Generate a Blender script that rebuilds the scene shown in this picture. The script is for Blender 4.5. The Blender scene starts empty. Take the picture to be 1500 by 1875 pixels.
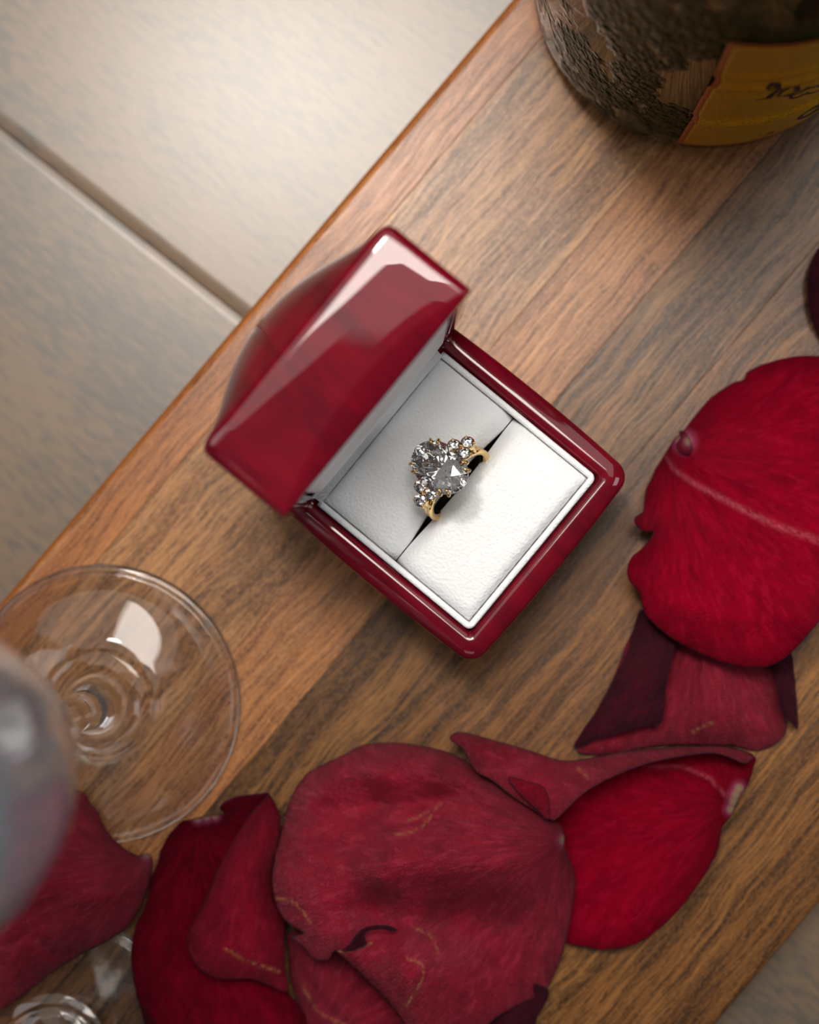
import bpy, bmesh, math, random
import numpy as np
from mathutils import Vector, Matrix, noise
from mathutils.geometry import delaunay_2d_cdt

# ------------------------------------------------------------------ camera
F = 3120.0                                   # focal length in pixels of the 1500 x 1875 frame
CAM = np.array([0.0, 0.0, 0.430])            # 43 cm above the top of the board
fw = np.array([-118 / F, 75 / F, -1.0]); fw /= np.linalg.norm(fw)
rt = np.cross(fw, [0, 1, 0]); rt /= np.linalg.norm(rt)
up = np.cross(rt, fw)
cd = bpy.data.cameras.new('camera'); cam = bpy.data.objects.new('camera', cd)
S = bpy.context.scene
S.collection.objects.link(cam)
cam.matrix_world = Matrix(((rt[0], up[0], -fw[0], CAM[0]), (rt[1], up[1], -fw[1], CAM[1]),
                           (rt[2], up[2], -fw[2], CAM[2]), (0, 0, 0, 1)))
cd.sensor_fit = 'VERTICAL'; cd.sensor_height = 36; cd.sensor_width = 28.8
cd.lens = F * 36 / 1875
cd.clip_start = 0.01; cd.clip_end = 50
cd.dof.use_dof = True; cd.dof.focus_distance = 0.393; cd.dof.aperture_fstop = 6.6
S.camera = cam

# ------------------------------------------------------------------ world, lights, exposure
S.view_settings.view_transform = 'Standard'; S.view_settings.look = 'None'
S.view_settings.gamma = 1.0; S.view_settings.use_curve_mapping = False
S.view_settings.exposure = -0.56
S.cycles.max_bounces = 20; S.cycles.transmission_bounces = 20; S.cycles.glossy_bounces = 8
S.cycles.sample_clamp_indirect = 6.0
w = bpy.data.worlds.new('room'); S.world = w; w.use_nodes = True
w.node_tree.nodes['Background'].inputs[0].default_value = (0.90, 0.94, 1.0, 1)
w.node_tree.nodes['Background'].inputs[1].default_value = 0.08

def area(name, loc, target, sx, sy, power, col):
    l = bpy.data.lights.new(name, 'AREA'); l.shape = 'RECTANGLE'; l.size = sx; l.size_y = sy
    l.energy = power; l.color = col
    o = bpy.data.objects.new(name, l); S.collection.objects.link(o)
    o.location = loc
    o.rotation_euler = (Vector(target) - Vector(loc)).to_track_quat('-Z', 'Y').to_euler()
    return o
kl = bpy.data.lights.new('key_lamp', 'SPOT'); kl.energy = 28; kl.color = (1.0, 0.94, 0.86)
kl.shadow_soft_size = 0.06; kl.spot_size = math.radians(25); kl.spot_blend = 1.0
key = bpy.data.objects.new('key_lamp', kl); S.collection.objects.link(key); key.location = (-0.19, 0.40, 0.95)
key.rotation_euler = (Vector((0.01, 0.11, 0)) - key.location).to_track_quat('-Z', 'Y').to_euler()
panel = area('window_light', (0.05, 0.50, 0.80), (0, 0.0, 0), 1.3, 0.95, 7.5, (1.0, 0.95, 0.90))

bright = area('bright_window_pane', (0.02, 0.41, 1.28), (0, 0.06, 0), 0.56, 0.36, 13.5, (1.0, 0.95, 0.88))
side = area('side_fill_light', (1.15, -0.25, 0.95), (0, 0, 0), 0.55, 0.5, 4.4, (0.93, 0.97, 1.0))  # unseen fill added at the right, lifts the shaded cushion and the diamond
far = area('left_sparkle_light', (-0.80, 0.30, 0.85), (0, 0, 0), 0.40, 0.4, 2.2, (0.93, 0.97, 1.0))  # unseen light added at the upper left to brighten the diamond
front = area('front_fill_light', (-0.1, -1.05, 0.75), (0, 0, 0), 0.6, 0.3, 0.9, (0.93, 0.97, 1.0))  # unseen weak fill added in front for the diamond's facets

# ------------------------------------------------------------------ helpers
def P(x, y, z_mm):
    """world point at height z (mm above the board) seen at photograph pixel x, y"""
    z = z_mm / 1000.0
    d = fw + rt * (x - 750) / F - up * (y - 937.5) / F
    return Vector(CAM + d * (z - CAM[2]) / d[2])

def link(o, parent=None):
    S.collection.objects.link(o)
    if parent: o.parent = parent
    return o

def mesh_obj(name, verts, faces, mat=None, parent=None, smooth=True, mats=None, fm=None):
    me = bpy.data.meshes.new(name)
    me.from_pydata([tuple(v) for v in verts], [], faces)
    if mats:
        for m in mats: me.materials.append(m)
    elif mat: me.materials.append(mat)
    if fm: me.polygons.foreach_set('material_index', fm)
    if smooth: me.polygons.foreach_set('use_smooth', [True] * len(me.polygons))
    me.update()
    return link(bpy.data.objects.new(name, me), parent)

def recalc(o):
    bm = bmesh.new(); bm.from_mesh(o.data)
    bmesh.ops.recalc_face_normals(bm, faces=bm.faces); bm.to_mesh(o.data); bm.free()
    return o

def tag(o, label=None, cat=None, group=None, kind=None):
    if label: o['label'] = label
    if cat: o['category'] = cat
    if group: o['group'] = group
    if kind: o['kind'] = kind
    return o

def thing(name, label, cat, loc=(0, 0, 0), rotz=0.0, group=None):
    o = bpy.data.objects.new(name, None); link(o)
    o.empty_display_size = 0.02
    o.location = loc; o.rotation_euler = (0, 0, rotz)
    return tag(o, label, cat, group)

def lathe(name, prof, mat, parent=None, n=96, cap=True):
    """prof: list of (r, z) in mm, revolved about z"""
    V = []; Fc = []
    for r, z in prof:
        for k in range(n):
            a = 2 * math.pi * k / n
            V.append((r * math.cos(a) / 1000, r * math.sin(a) / 1000, z / 1000))
    m = len(prof)
    for i in range(m - 1):
        for k in range(n):
            k2 = (k + 1) % n
            Fc.append((i * n + k, i * n + k2, (i + 1) * n + k2, (i + 1) * n + k))
    if cap:
        Fc.append(tuple(range(n))); Fc.append(tuple((m - 1) * n + k for k in range(n)))
    return recalc(mesh_obj(name, V, Fc, mat, parent))

def spline(pts, step=1.0, closed=False):
    """Catmull-Rom through pts (numpy n x d), resampled about every step"""
    p = np.array(pts, float); n = len(p); out = []
    m = n if closed else n - 1
    for i in range(m):
        if closed: a, b, c, d = p[(i - 1) % n], p[i], p[(i + 1) % n], p[(i + 2) % n]
        else: a, b, c, d = p[max(i - 1, 0)], p[i], p[i + 1], p[min(i + 2, n - 1)]
        k = max(1, int(np.linalg.norm(c - b) / step))
        for j in range(k):
            t = j / k
            out.append(0.5 * ((2 * b) + (c - a) * t + (2 * a - 5 * b + 4 * c - d) * t * t + (3 * b - a - 3 * c + d) * t ** 3))
    if not closed: out.append(p[-1])
    return np.array(out)

def tube(pts, rad, n=8):
    """closed-ended tube: returns verts, faces; pts metres, rad list or number"""
    pts = [Vector(p) for p in pts]; V = []; Fc = []
    m = len(pts)
    if not hasattr(rad, '__len__'): rad = [rad] * m
    prev = None
    for i, p in enumerate(pts):
        t = (pts[min(i + 1, m - 1)] - pts[max(i - 1, 0)]).normalized()
        if prev is None:
            a = Vector((0, 0, 1)) if abs(t.z) < .9 else Vector((1, 0, 0))
            x = t.cross(a).normalized()
        else:
            x = (prev - t * prev.dot(t)).normalized()
        prev = x; y = t.cross(x)
        for k in range(n):
            an = 2 * math.pi * k / n
            V.append(p + (x * math.cos(an) + y * math.sin(an)) * rad[i])
    for i in range(m - 1):
        for k in range(n):
            k2 = (k + 1) % n
            Fc.append((i * n + k, i * n + k2, (i + 1) * n + k2, (i + 1) * n + k))
    Fc.append(tuple(reversed(range(n)))); Fc.append(tuple((m - 1) * n + k for k in range(n)))
    return V, Fc

# ------------------------------------------------------------------ materials
class NT:
    def __init__(s, name):
        s.m = bpy.data.materials.new(name); s.m.use_nodes = True
        s.t = s.m.node_tree; s.n = s.t.nodes; s.b = s.n['Principled BSDF']; s.out = s.n['Material Output']
    def new(s, typ, **kw):
        n = s.n.new('ShaderNode' + typ)
        for k, v in kw.items(): setattr(n, k, v)
        return n
    def l(s, a, b): s.t.links.new(a, b)
    def val(s, sock, v):
        if hasattr(v, 'is_output') or isinstance(v, bpy.types.NodeSocket): s.l(v, sock)
        else: sock.default_value = v
    def coords(s, scale=(1, 1, 1), rot=(0, 0, 0), loc=(0, 0, 0), src='Object'):
        tc = s.new('TexCoord'); mp = s.new('Mapping')
        s.l(tc.outputs[src], mp.inputs[0]); mp.inputs['Scale'].default_value = scale
        mp.inputs['Rotation'].default_value = rot; mp.inputs['Location'].default_value = loc
        return mp.outputs[0]
    def noise(s, vec, scale=1.0, detail=4, rough=.55, dist=0.0):
        n = s.new('TexNoise'); s.l(vec, n.inputs['Vector'])
        n.inputs['Scale'].default_value = scale; n.inputs['Detail'].default_value = detail
        n.inputs['Roughness'].default_value = rough; n.inputs['Distortion'].default_value = dist
        return n.outputs['Fac']
    def ramp(s, fac, stops):
        r = s.new('ValToRGB'); s.l(fac, r.inputs[0]); e = r.color_ramp.elements
        while len(e) < len(stops): e.new(.5)
        for q, (p, c) in zip(e, stops):
            q.position = p; q.color = (c, c, c, 1) if not hasattr(c, '__len__') else (*c, 1)
        return r.outputs[0]
    def mix(s, fac, a, b, mode='MIX'):
        m = s.new('Mix', data_type='RGBA', blend_type=mode); m.clamp_factor = True
        s.val(m.inputs[0], fac)
        for i, v in ((6, a), (7, b)):
            if isinstance(v, tuple): m.inputs[i].default_value = (*v[:3], 1)
            else: s.l(v, m.inputs[i])
        return m.outputs[2]
    def math(s, op, a, b=0.0, c=None):
        m = s.new('Math', operation=op); s.val(m.inputs[0], a); s.val(m.inputs[1], b)
        if c is not None: s.val(m.inputs[2], c)
        return m.outputs[0]
    def attr(s, name, out='Fac'):
        a = s.new('Attribute'); a.attribute_name = name
        return a.outputs[out]
    def bump(s, h, dist, strength=1.0, normal=None):
        b = s.new('Bump'); b.inputs['Strength'].default_value = strength
        b.inputs['Distance'].default_value = dist; s.l(h, b.inputs['Height'])
        if normal is not None: s.l(normal, b.inputs['Normal'])
        return b.outputs[0]
    def set(s, **kw):
        for k, v in kw.items():
            sock = s.b.inputs[k.replace('_', ' ')]
            if isinstance(v, tuple) and len(v) == 3: v = (*v, 1)
            s.val(sock, v)
        return s.m

def board_wood(name, light, mid, dark, streak, off):
    """one acacia stave; grain runs along object X"""
    t = NT(name)
    w1 = t.noise(t.coords((7, 60, 30), loc=off), 1, 3)
    tc = t.coords((1, 1, 1), loc=off)
    # wavy distortion of the fibre direction
    wob = t.noise(t.coords((22, 30, 10), loc=off), 1, 2)
    cx = t.new('SeparateXYZ'); t.l(tc, cx.inputs[0])
    cy = t.math('ADD', cx.outputs[1], t.math('MULTIPLY', t.math('SUBTRACT', wob, .5), .010))
    def grain(sx, sy, detail, rough=.6):
        cb = t.new('CombineXYZ'); t.l(t.math('MULTIPLY', cx.outputs[0], sx), cb.inputs[0])
        t.l(t.math('MULTIPLY', cy, sy), cb.inputs[1]); t.l(t.math('MULTIPLY', cx.outputs[2], sy), cb.inputs[2])
        return t.noise(cb.outputs[0], 1, detail, rough)
    g1 = grain(9, 120, 5)
    g2 = grain(45, 900, 5, .65)
    g3 = grain(170, 2300, 3, .6)
    base = t.mix(t.ramp(g1, [(.32, 0.0), (.62, 1.0)]), mid, light)
    base = t.mix(t.math('MULTIPLY', t.ramp(w1, [(.50, 0.0), (.70, 1.0)]), streak), base, dark)
    g4 = grain(16, 330, 4, .6)
    base = t.mix(t.math('MULTIPLY', t.ramp(g4, [(.48, 0.0), (.62, 1.0)]), .25 + .5 * streak), base, dark)
    base = t.mix(t.math('MULTIPLY', t.ramp(g2, [(.36, 1.0), (.54, 0.0)]), .78), base, tuple(c * .62 for c in dark))
    base = t.mix(t.math('MULTIPLY', t.ramp(g3, [(.36, 1.0), (.47, 0.0)]), .75), base, tuple(c * .45 for c in dark))
    spk = t.noise(t.coords((900, 1500, 1000), loc=off), 1, 2)
    base = t.mix(t.math('MULTIPLY', t.ramp(spk, [(.45, 0.0), (.7, 1.0)]), .30), base, tuple(min(1, c * 1.35) for c in light))
    nb = t.bump(g2, .00012, .5)
    nb = t.bump(g3, .00008, .5, nb)
    rim = t.ramp(t.math('MULTIPLY', cx.outputs[2], -1000.0), [(.35, 0.0), (.9, 1.0)])
    base = t.mix(rim, base, (.26, .075, .008))
    rg = t.ramp(g2, [(.25, .38), (.7, .26)])
    return t.set(Base_Color=base, Roughness=rg, Specular_IOR_Level=.36, Normal=nb)

def table_wood(name, off):
    t = NT(name)
    big = t.noise(t.coords((14, 26, 10), loc=off), 1, 4, .6, .6)
    fl = t.noise(t.coords((150, 560, 100), rot=(0, 0, math.radians(-14)), loc=off), 1, 3, .6, .4)
    fine = t.noise(t.coords((500, 1500, 300), rot=(0, 0, math.radians(-14)), loc=off), 1, 2)
    mask = t.math('ADD', t.math('MULTIPLY', fl, .55), t.math('MULTIPLY', big, .55))
    c = t.mix(t.ramp(mask, [(.50, 0.0), (.66, 1.0)]), (.185, .120, .072), (.098, .080, .064))
    c = t.mix(t.math('MULTIPLY', t.ramp(fine, [(.35, 0.0), (.7, 1.0)]), .25), c, (.145, .105, .075))
    return t.set(Base_Color=c, Roughness=.33, Specular_IOR_Level=.62, Normal=t.bump(fl, .00006, .3))

def lacquer():
    t = NT('burgundy_lacquered_wood')
    g = t.noise(t.coords((26, 90, 26)), 1, 4, .55, 1.4)
    g2 = t.noise(t.coords((120, 900, 120)), 1, 3)
    c = t.mix(t.ramp(g, [(.35, 0.0), (.70, 1.0)]), (.17, .0002, .009), (.085, .0002, .006))
    c = t.mix(t.math('MULTIPLY', t.ramp(g2, [(.3, 1.0), (.5, 0.0)]), .25), c, (.06, .0, .006))
    nb = t.bump(t.noise(t.coords((40, 40, 40)), 1, 1), .0004, .12)
    return t.set(Base_Color=c, Roughness=.55, Coat_Weight=1.0, Coat_Roughness=.02, Coat_IOR=1.55,
                 Specular_IOR_Level=.05, Normal=nb, Coat_Normal=nb)

def leather(name, col):
    t = NT(name)
    v = t.new('TexVoronoi', feature='SMOOTH_F1'); t.l(t.coords((1, 1, 1)), v.inputs['Vector'])
    v.inputs['Scale'].default_value = 1500
    nz = t.noise(t.coords((1, 1, 1)), 1300, 3)
    h = t.math('ADD', t.math('MULTIPLY', v.outputs['Distance'], .7), t.math('MULTIPLY', nz, .6))
    return t.set(Base_Color=col, Roughness=.50, Specular_IOR_Level=.3, Normal=t.bump(h, .0004, .6))

def plain(name, col, rough=.5, metal=0.0, **kw):
    return NT(name).set(Base_Color=col, Roughness=rough, Metallic=metal, **kw)

def gold():
    t = NT('yellow_gold')
    n = t.noise(t.coords((1, 1, 1)), 400, 2)
    return t.set(Base_Color=(.86, .60, .26), Metallic=1.0, Roughness=t.ramp(n, [(.3, .10), (.7, .17)]))

def glass(name, col=(1, 1, 1), ior=1.46, rough=0.0):
    t = NT(name)
    return t.set(Base_Color=col, Roughness=rough, Transmission_Weight=1.0, IOR=ior)

def diamond_mat():
    t = NT('diamond')
    prev = None
    for col, ior in (((1, 1, 1, 1), 2.418),):
        g = t.new('BsdfGlass'); g.inputs['Color'].default_value = col
        g.inputs['IOR'].default_value = ior; g.inputs['Roughness'].default_value = 0
        if prev is None: prev = g.outputs[0]
        else:
            a = t.new('AddShader'); t.l(prev, a.inputs[0]); t.l(g.outputs[0], a.inputs[1]); prev = a.outputs[0]
    t.l(prev, t.out.inputs['Surface']); t.n.remove(t.b)
    return t.m

def petal_mat(name, col, shade, vein, rough, sheen, wrinkle, spec=.12):
    """rose petal: veins fan out from the claw; edge, claw, scar are pigments of the petal itself"""
    t = NT(name)
    fan = t.attr('fan', 'Vector')
    def fn(sx, sy, detail=3, dist=.3):
        mp = t.new('Mapping'); t.l(fan, mp.inputs[0]); mp.inputs['Scale'].default_value = (sx, sy, 1)
        return t.noise(mp.outputs[0], 1, detail, .6, dist)
    v1 = fn(26, 3.0); v2 = fn(75, 9, 3, .8); v3 = fn(9, 1.6, 3)
    cr = t.noise(t.coords((1, 1, 1)), 420, 4, .65, .5)
    c = t.mix(t.ramp(v3, [(.3, 0.0), (.7, 1.0)]), col, shade)
    c = t.mix(t.math('MULTIPLY', t.ramp(v1, [(.50, 0.0), (.66, 1.0)]), .35), c, vein)
    c = t.mix(t.math('MULTIPLY', t.ramp(v2, [(.58, 0.0), (.70, 1.0)]), .30), c, vein)
    claw = t.attr('claw')
    c = t.mix(t.ramp(claw, [(.08, 0.0), (.70, 1.0)]), c, (.55, .10, .22))
    c = t.mix(t.ramp(claw, [(.50, 0.0), (1.0, 1.0)]), c, (.62, .50, .26))
    rib = t.attr('rib')
    c = t.mix(t.math('MULTIPLY', t.math('MULTIPLY', rib, t.ramp(v2, [(.38, .10), (.60, 1.0)])), .85), c, (.62, .14, .19))
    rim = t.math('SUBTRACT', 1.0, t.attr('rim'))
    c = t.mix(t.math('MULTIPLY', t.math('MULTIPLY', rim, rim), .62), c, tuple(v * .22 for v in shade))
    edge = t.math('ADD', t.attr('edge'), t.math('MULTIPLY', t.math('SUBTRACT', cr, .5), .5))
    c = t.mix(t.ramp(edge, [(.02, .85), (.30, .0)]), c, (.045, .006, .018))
    scar = t.math('MULTIPLY', t.attr('scar'), t.ramp(cr, [(.40, 0.0), (.52, 1.0)]))
    c = t.mix(t.math('MULTIPLY', scar, .8), c, (.42, .17, .06))
    nb = t.bump(v2, .0014 * wrinkle, .7)
    nb = t.bump(fn(14, 30, 4, 1.4), .0022 * wrinkle, .6, nb)
    nb = t.bump(cr, .0005 * wrinkle, .35, nb)
    return t.set(Base_Color=c, Roughness=rough, Specular_IOR_Level=spec, Sheen_Weight=sheen * .35, Sheen_Roughness=.4,
                 Sheen_Tint=(1, .55, .65), Normal=nb)

# ------------------------------------------------------------------ table (whitewashed planks)
TZ = -0.0185
jd = Vector(((-.0626 + .1264), (.0633 - .1134), 0)).normalized()        # joint direction
jang = math.atan2(jd.y, jd.x)
tb = thing('table', 'grey-washed brown wooden plank tabletop under the cutting board', 'table', (-0.0944, 0.0883, TZ), jang)
PW = 0.125
def plank(y0, y1, mat):
    """plank along local X between y0 and y1, long edges rounded over"""
    prof = [(y0 + .00005, -.020), (y0 + .00005, -.0012), (y0 + .0004, -.00065)]
    for k in range(1, 9):
        t = k / 8; prof.append((y0 + .0004 + .0036 * t, -.00065 * (1 - t) ** 1.6))
    for k in range(9):
        t = k / 8; prof.append((y1 - .00005 - .0024 * (1 - t), -.00042 * t ** 1.3))
    prof.append((y1 - .00005, -.020))
    n = len(prof); L = (-.62, .62); V = []; Fc = []
    for x in L:
        V += [(x, y, z) for y, z in prof]
    for i in range(n):
        Fc.append((i, (i + 1) % n, n + (i + 1) % n, n + i))
    Fc += [tuple(range(n)), tuple(range(n, 2 * n))]
    o = recalc(mesh_obj('plank', V, Fc, mat, tb, smooth=False))
    return o
for k in range(-5, 4):
    pl = plank(k * PW, (k + 1) * PW, table_wood('table_plank_wood', (k * 3.7, k * 1.9, 0)))

# ------------------------------------------------------------------ cutting board
bang = math.radians(49.6)                      # long axis of the board
bx = Vector((math.cos(bang), math.sin(bang), 0)); by = Vector((-math.sin(bang), math.cos(bang), 0))
def bl(px, py):
    p = P(px, py, 0); return p.dot(bx), p.dot(by)
yl = (bl(935, 0)[1] + bl(0, 1100)[1]) / 2       # left long edge
yr = (bl(1500, 1640)[1] + bl(1330, 1875)[1]) / 2
cut = thing('cutting_board', 'acacia wood cutting board laid diagonally across the table', 'cutting board', (0, 0, 0), bang)
vs = [711, 800, 1100, 1252, 1430, 1700, 1985, 2204]
tones = [  # light, mid, dark, streak
    ((.42, .165, .055), (.32, .108, .032), (.14, .040, .011), .30),
    ((.46, .225, .088), (.28, .110, .036), (.075, .026, .009), .60),
    ((.48, .215, .080), (.34, .125, .040), (.12, .036, .011), .45),
    ((.24, .106, .032), (.115, .048, .015), (.024, .010, .005), 1.0),
    ((.26, .110, .034), (.150, .056, .017), (.036, .014, .006), .90),
    ((.32, .138, .038), (.175, .068, .018), (.034, .015, .006), .90),
    ((.27, .112, .032), (.140, .053, .014), (.030, .013, .005), 1.0)]
TH = .0172
def board_profile(y0, y1, r0, r1):
    pr = []
    for (yc, sgn, r) in ((y0, 1, r0), (y1, -1, r1)):
        seg = []
        for k in range(9):
            a = math.pi / 2 * k / 8
            seg.append((yc + sgn * r * (1 - math.cos(a)), -r + r * math.sin(a)))
        bot = [(yc + sgn * min(r, .001), -TH), (yc, -TH + min(r, .001))]
        pr += (bot + seg) if sgn == 1 else (seg[::-1] + bot[::-1])
    return pr
for i in range(7):
    ya = yl + (yr - yl) * (vs[i] - 711) / (2204 - 711); yb = yl + (yr - yl) * (vs[i + 1] - 711) / (2204 - 711)
    prof = board_profile(min(ya, yb), max(ya, yb), .0022 if i == 6 else .00018, .0030 if i == 0 else .00018)
    n = len(prof); V = []; Fc = []
    for x in (-.255, .30): V += [(x, y, z) for y, z in prof]
    for k in range(n): Fc.append((k, (k + 1) % n, n + (k + 1) % n, n + k))
    Fc += [tuple(range(n)), tuple(range(n, 2 * n))]
    mt = board_wood('acacia_stave', *tones[i], (i * 1.31 + .2, i * .77, i * .5))
    recalc(mesh_obj('stave', V, Fc, mt, cut, smooth=False))

# ------------------------------------------------------------------ ring box
LAC = lacquer()
WHITE = leather('white_leatherette', (.86, .865, .87))
DARK = plain('black_gap_lining', (.015, .013, .012), .9)
BA = math.radians(-39.5)
box = thing('ring_box', 'open burgundy lacquered ring box with white leather interior on the board', 'ring box',
            (-.00409, .01454, 0), BA)

def rr(hx, hy, r, n=8, bulge=0.0):
    """rounded rectangle loop"""
    out = []
    for cx, cy, a0 in ((hx - r, hy - r, 0), (-hx + r, hy - r, 90), (-hx + r, -hy + r, 180), (hx - r, -hy + r, 270)):
        for k in range(n + 1):
            a = math.radians(a0 + 90 * k / n)
            out.append([cx + r * math.cos(a), cy + r * math.sin(a)])
    # subdivide straight runs so that sides can bulge
    res = []
    m = len(out)
    for i in range(m):
        p, q = out[i], out[(i + 1) % m]
        res.append(p)
        if math.hypot(p[0] - q[0], p[1] - q[1]) > hx * .8:
            for k in range(1, 12):
                t = k / 12; s = 4 * t * (1 - t) * bulge
                x = p[0] + (q[0] - p[0]) * t; y = p[1] + (q[1] - p[1]) * t
                L = math.hypot(q[0] - p[0], q[1] - p[1])
                nx, ny = (q[1] - p[1]) / L, -(q[0] - p[0]) / L
                res.append([x + nx * s, y + ny * s])
    return res

def loft(name, loops, mat, parent, cap0=True, cap1=True, smooth=True, fix=True):
    n = len(loops[0]); V = []; Fc = []
    for lp in loops: V += [(x / 1000, y / 1000, z / 1000) for x, y, z in lp]
    for i in range(len(loops) - 1):
        for k in range(n):
            k2 = (k + 1) % n
            Fc.append((i * n + k, i * n + k2, (i + 1) * n + k2, (i + 1) * n + k))
    if cap0: Fc.append(tuple(reversed(range(n))))
    if cap1: Fc.append(tuple((len(loops) - 1) * n + k for k in range(n)))
    o = mesh_obj(name, V, Fc, mat, parent, smooth)
    return recalc(o) if fix else o

def lay(h, r, z, bulge=0.0): return [(x, y, z) for x, y in rr(h, h, r, 8, bulge)]
base_loops = [lay(26.5, 3, 0), lay(28.2, 4, .6), lay(28.8, 4.5, 2.5), lay(29.0, 4.5, 10, .3), lay(29.2, 4.5, 22, .5),
              lay(29.45, 4.6, 26, .6), lay(29.5, 4.6, 27.5, .6), lay(29.3, 4.5, 28.4, .6), lay(28.8, 4.2, 29.1, .5),
              lay(28.0, 3.8, 29.6, .3), lay(27.0, 3.0, 30.0), lay(25.9, 2.2, 30.2), lay(24.9, 1.4, 30.1), lay(24.2, .9, 29.7),
              lay(23.7, .7, 29.1), lay(23.4, .6, 28.2), lay(23.4, .6, 20)]
loft('base', base_loops, LAC, box)
loft('well', [lay(23.3, .5, 20.2), lay(23.3, .5, 27.2), lay(22.0, .5, 27.2), lay(22.0, .5, 20.3)], DARK, box)

# white piping of the insert on three sides (a raised rounded rim, open at the hinge side)
def piping():
    path = []
    hx, r = 22.65, .9
    path.append((-23.2, -hx, 29.9))
    for x in np.linspace(-22, hx - r, 24): path.append((x, -hx, 30.0))
    for k in range(1, 7):
        a = math.radians(-90 + 90 * k / 6); path.append((hx - r + r * math.cos(a), -hx + r + r * math.sin(a), 30.0))
    for y in np.linspace(-hx + r, hx - r, 24)[1:]: path.append((hx, y, 30.0))
    for k in range(1, 7):
        a = math.radians(90 * k / 6); path.append((hx - r + r * math.cos(a), hx - r + r * math.sin(a), 30.0))
    for x in np.linspace(hx - r, -22, 24)[1:]: path.append((x, hx, 30.0))
    path.append((-23.2, hx, 29.9))
    V, Fc = tube([(x / 1000, y / 1000, z / 1000) for x, y, z in path], .00078, 12)
    o = mesh_obj('piping', V, Fc, WHITE, box)
    return o
piping()

def pillow(x_in, x_out, y0, y1, side, h):
    """padded half of the ring cushion. side=-1: left half (slot at its +x edge), +1: right half"""
    nx, ny = 60, 90; V = []; Fc = []
    for j in range(ny + 1):
        y = y0 + (y1 - y0) * j / ny
        tY = (y - (y0 + y1) / 2) / ((y1 - y0) / 2)
        g = (.55 if side > 0 else 1.6) * max(0, 1 - (abs(y - 1.0) / 17.5) ** 2) ** 1.3      # the slot opens around the ring
        xs = x_in + side * g
        for i in range(nx + 1):
            s = i / nx                      # 0 at slot, 1 outer
            s2 = s ** 1.6 if True else s
            x = xs + (x_out - xs) * s2
            d_slot = abs(x - xs); d_out = abs(x_out - x); d_y = min(y - y0, y1 - y)
            e_out = 1 - math.exp(-d_out / .85); e_y = 1 - math.exp(-d_y / .85)
            soft = 1 - .40 * (abs(tY) ** 3.0)
            z = 29.0 + h * e_out * e_y * soft
            rad = 4.6
            roll = (1 - min(1, d_slot / rad)) ** 2.4
            open_ = .25 + .75 * max(0, 1 - (abs(y - 1) / 20) ** 2)
            z -= roll * (3.0 + 3.0 * open_) * (0.55 + .45 * open_)
            z += .10 * noise.noise(Vector((x * .25, y * .25, side * 7)))
            # little puckers at the outer seam
            z += .16 * math.exp(-d_out / 1.6) * math.sin(y * 1.9 + 2 * noise.noise(Vector((y * .3, side, 0)))) * (1 if side > 0 else .4)
            V.append((x / 1000, y / 1000, z / 1000))
    W = nx + 1
    for j in range(ny):
        for i in range(nx):
            q = (j * W + i, j * W + i + 1, (j + 1) * W + i + 1, (j + 1) * W + i)
            Fc.append(q)
    # skirt down to the well floor all round
    loop = [i for i in range(W)] + [j * W + nx for j in range(1, ny + 1)] + [ny * W + i for i in range(nx - 1, -1, -1)] + [j * W for j in range(ny - 1, 0, -1)]
    b0 = len(V)
    for k in loop: V.append((V[k][0], V[k][1], .0205))
    for k in range(len(loop)):
        k2 = (k + 1) % len(loop)
        Fc.append((loop[k], loop[k2], b0 + k2, b0 + k))
    Fc.append(tuple(b0 + k for k in range(len(loop))))
    return recalc(mesh_obj('cushion', V, Fc, WHITE, box))
pillow(-.75, -22.9, -21.9, 21.9, -1, 3.1)
pillow(-.45, 21.9, -21.9, 21.9, 1, 3.6)

# lid: modelled closed-side-up in its own frame (mouth at Z = 0, top at Z = 22), stood upright at the hinge
lid = bpy.data.objects.new('lid', None); link(lid, box)
lid.empty_display_size = .01
# lid local X -> box -Z direction reversed: after rotation mouth faces box +X, dome faces box -X
lid.location = (-.0230, .0021, .0603)
lid.rotation_euler = (0, math.radians(-87), 0)   # local +Z -> box -X ; local +X -> box +Z
def lidlay(h, r, z, bulge=0.0, cham=0.0):
    out = []
    for x, y in rr(h, h, r, 8, bulge):
        zz = z; xx = x
        if cham and x > h - 4 and abs(y) < h - 2:
            c = max(0, 1 - (y / (h - 2)) ** 2)
            zz = z + cham * c
        out.append((xx, y, zz))
    return out
def chamfer_mouth(h, z):
    out = []
    for x, y in rr(h, h, 1.2, 8, 0):
        if x > h - 1.3 and abs(y) < h - 1:
            c = max(0, 1 - (y / (h - 1)) ** 2); x = x - 2.6 * c
        out.append((x, y, z))
    return out
inner = [(x, y, .05) for x, y in rr(24.4, 24.4, .8)]
lid_loops = [[(x, y, 14.0) for x, y in rr(24.2, 24.2, .8)], [(x, y, 2.0) for x, y in rr(24.3, 24.3, .8)], inner,
             chamfer_mouth(29.4, 0.0), chamfer_mouth(29.7, .35),
             lidlay(29.75, 1.8, .7, 0, 4.6), lidlay(29.8, 2.0, 1.4, 0, 4.6), lidlay(29.8, 2.4, 7.5, 0), lidlay(29.8, 2.6, 14, 0),
             lidlay(29.8, 2.8, 19.6, 0), lidlay(29.6, 2.9, 20.8, 0), lidlay(29.0, 2.9, 21.7, 0), lidlay(28.0, 2.8, 22.3, 0)]
for t_ in (.90, .78, .64, .50, .36, .22, .1):
    h = 28 * t_
    lid_loops.append([(x, y, 22.3 + 10.0 * (1 - (y / 28.0) ** 2) * (1 - (x / 28.0) ** 2) ** .8) for x, y in rr(h, h, max(.3, 2.8 * t_), 8)])
loft('lid_shell', lid_loops, LAC, lid)
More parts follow.
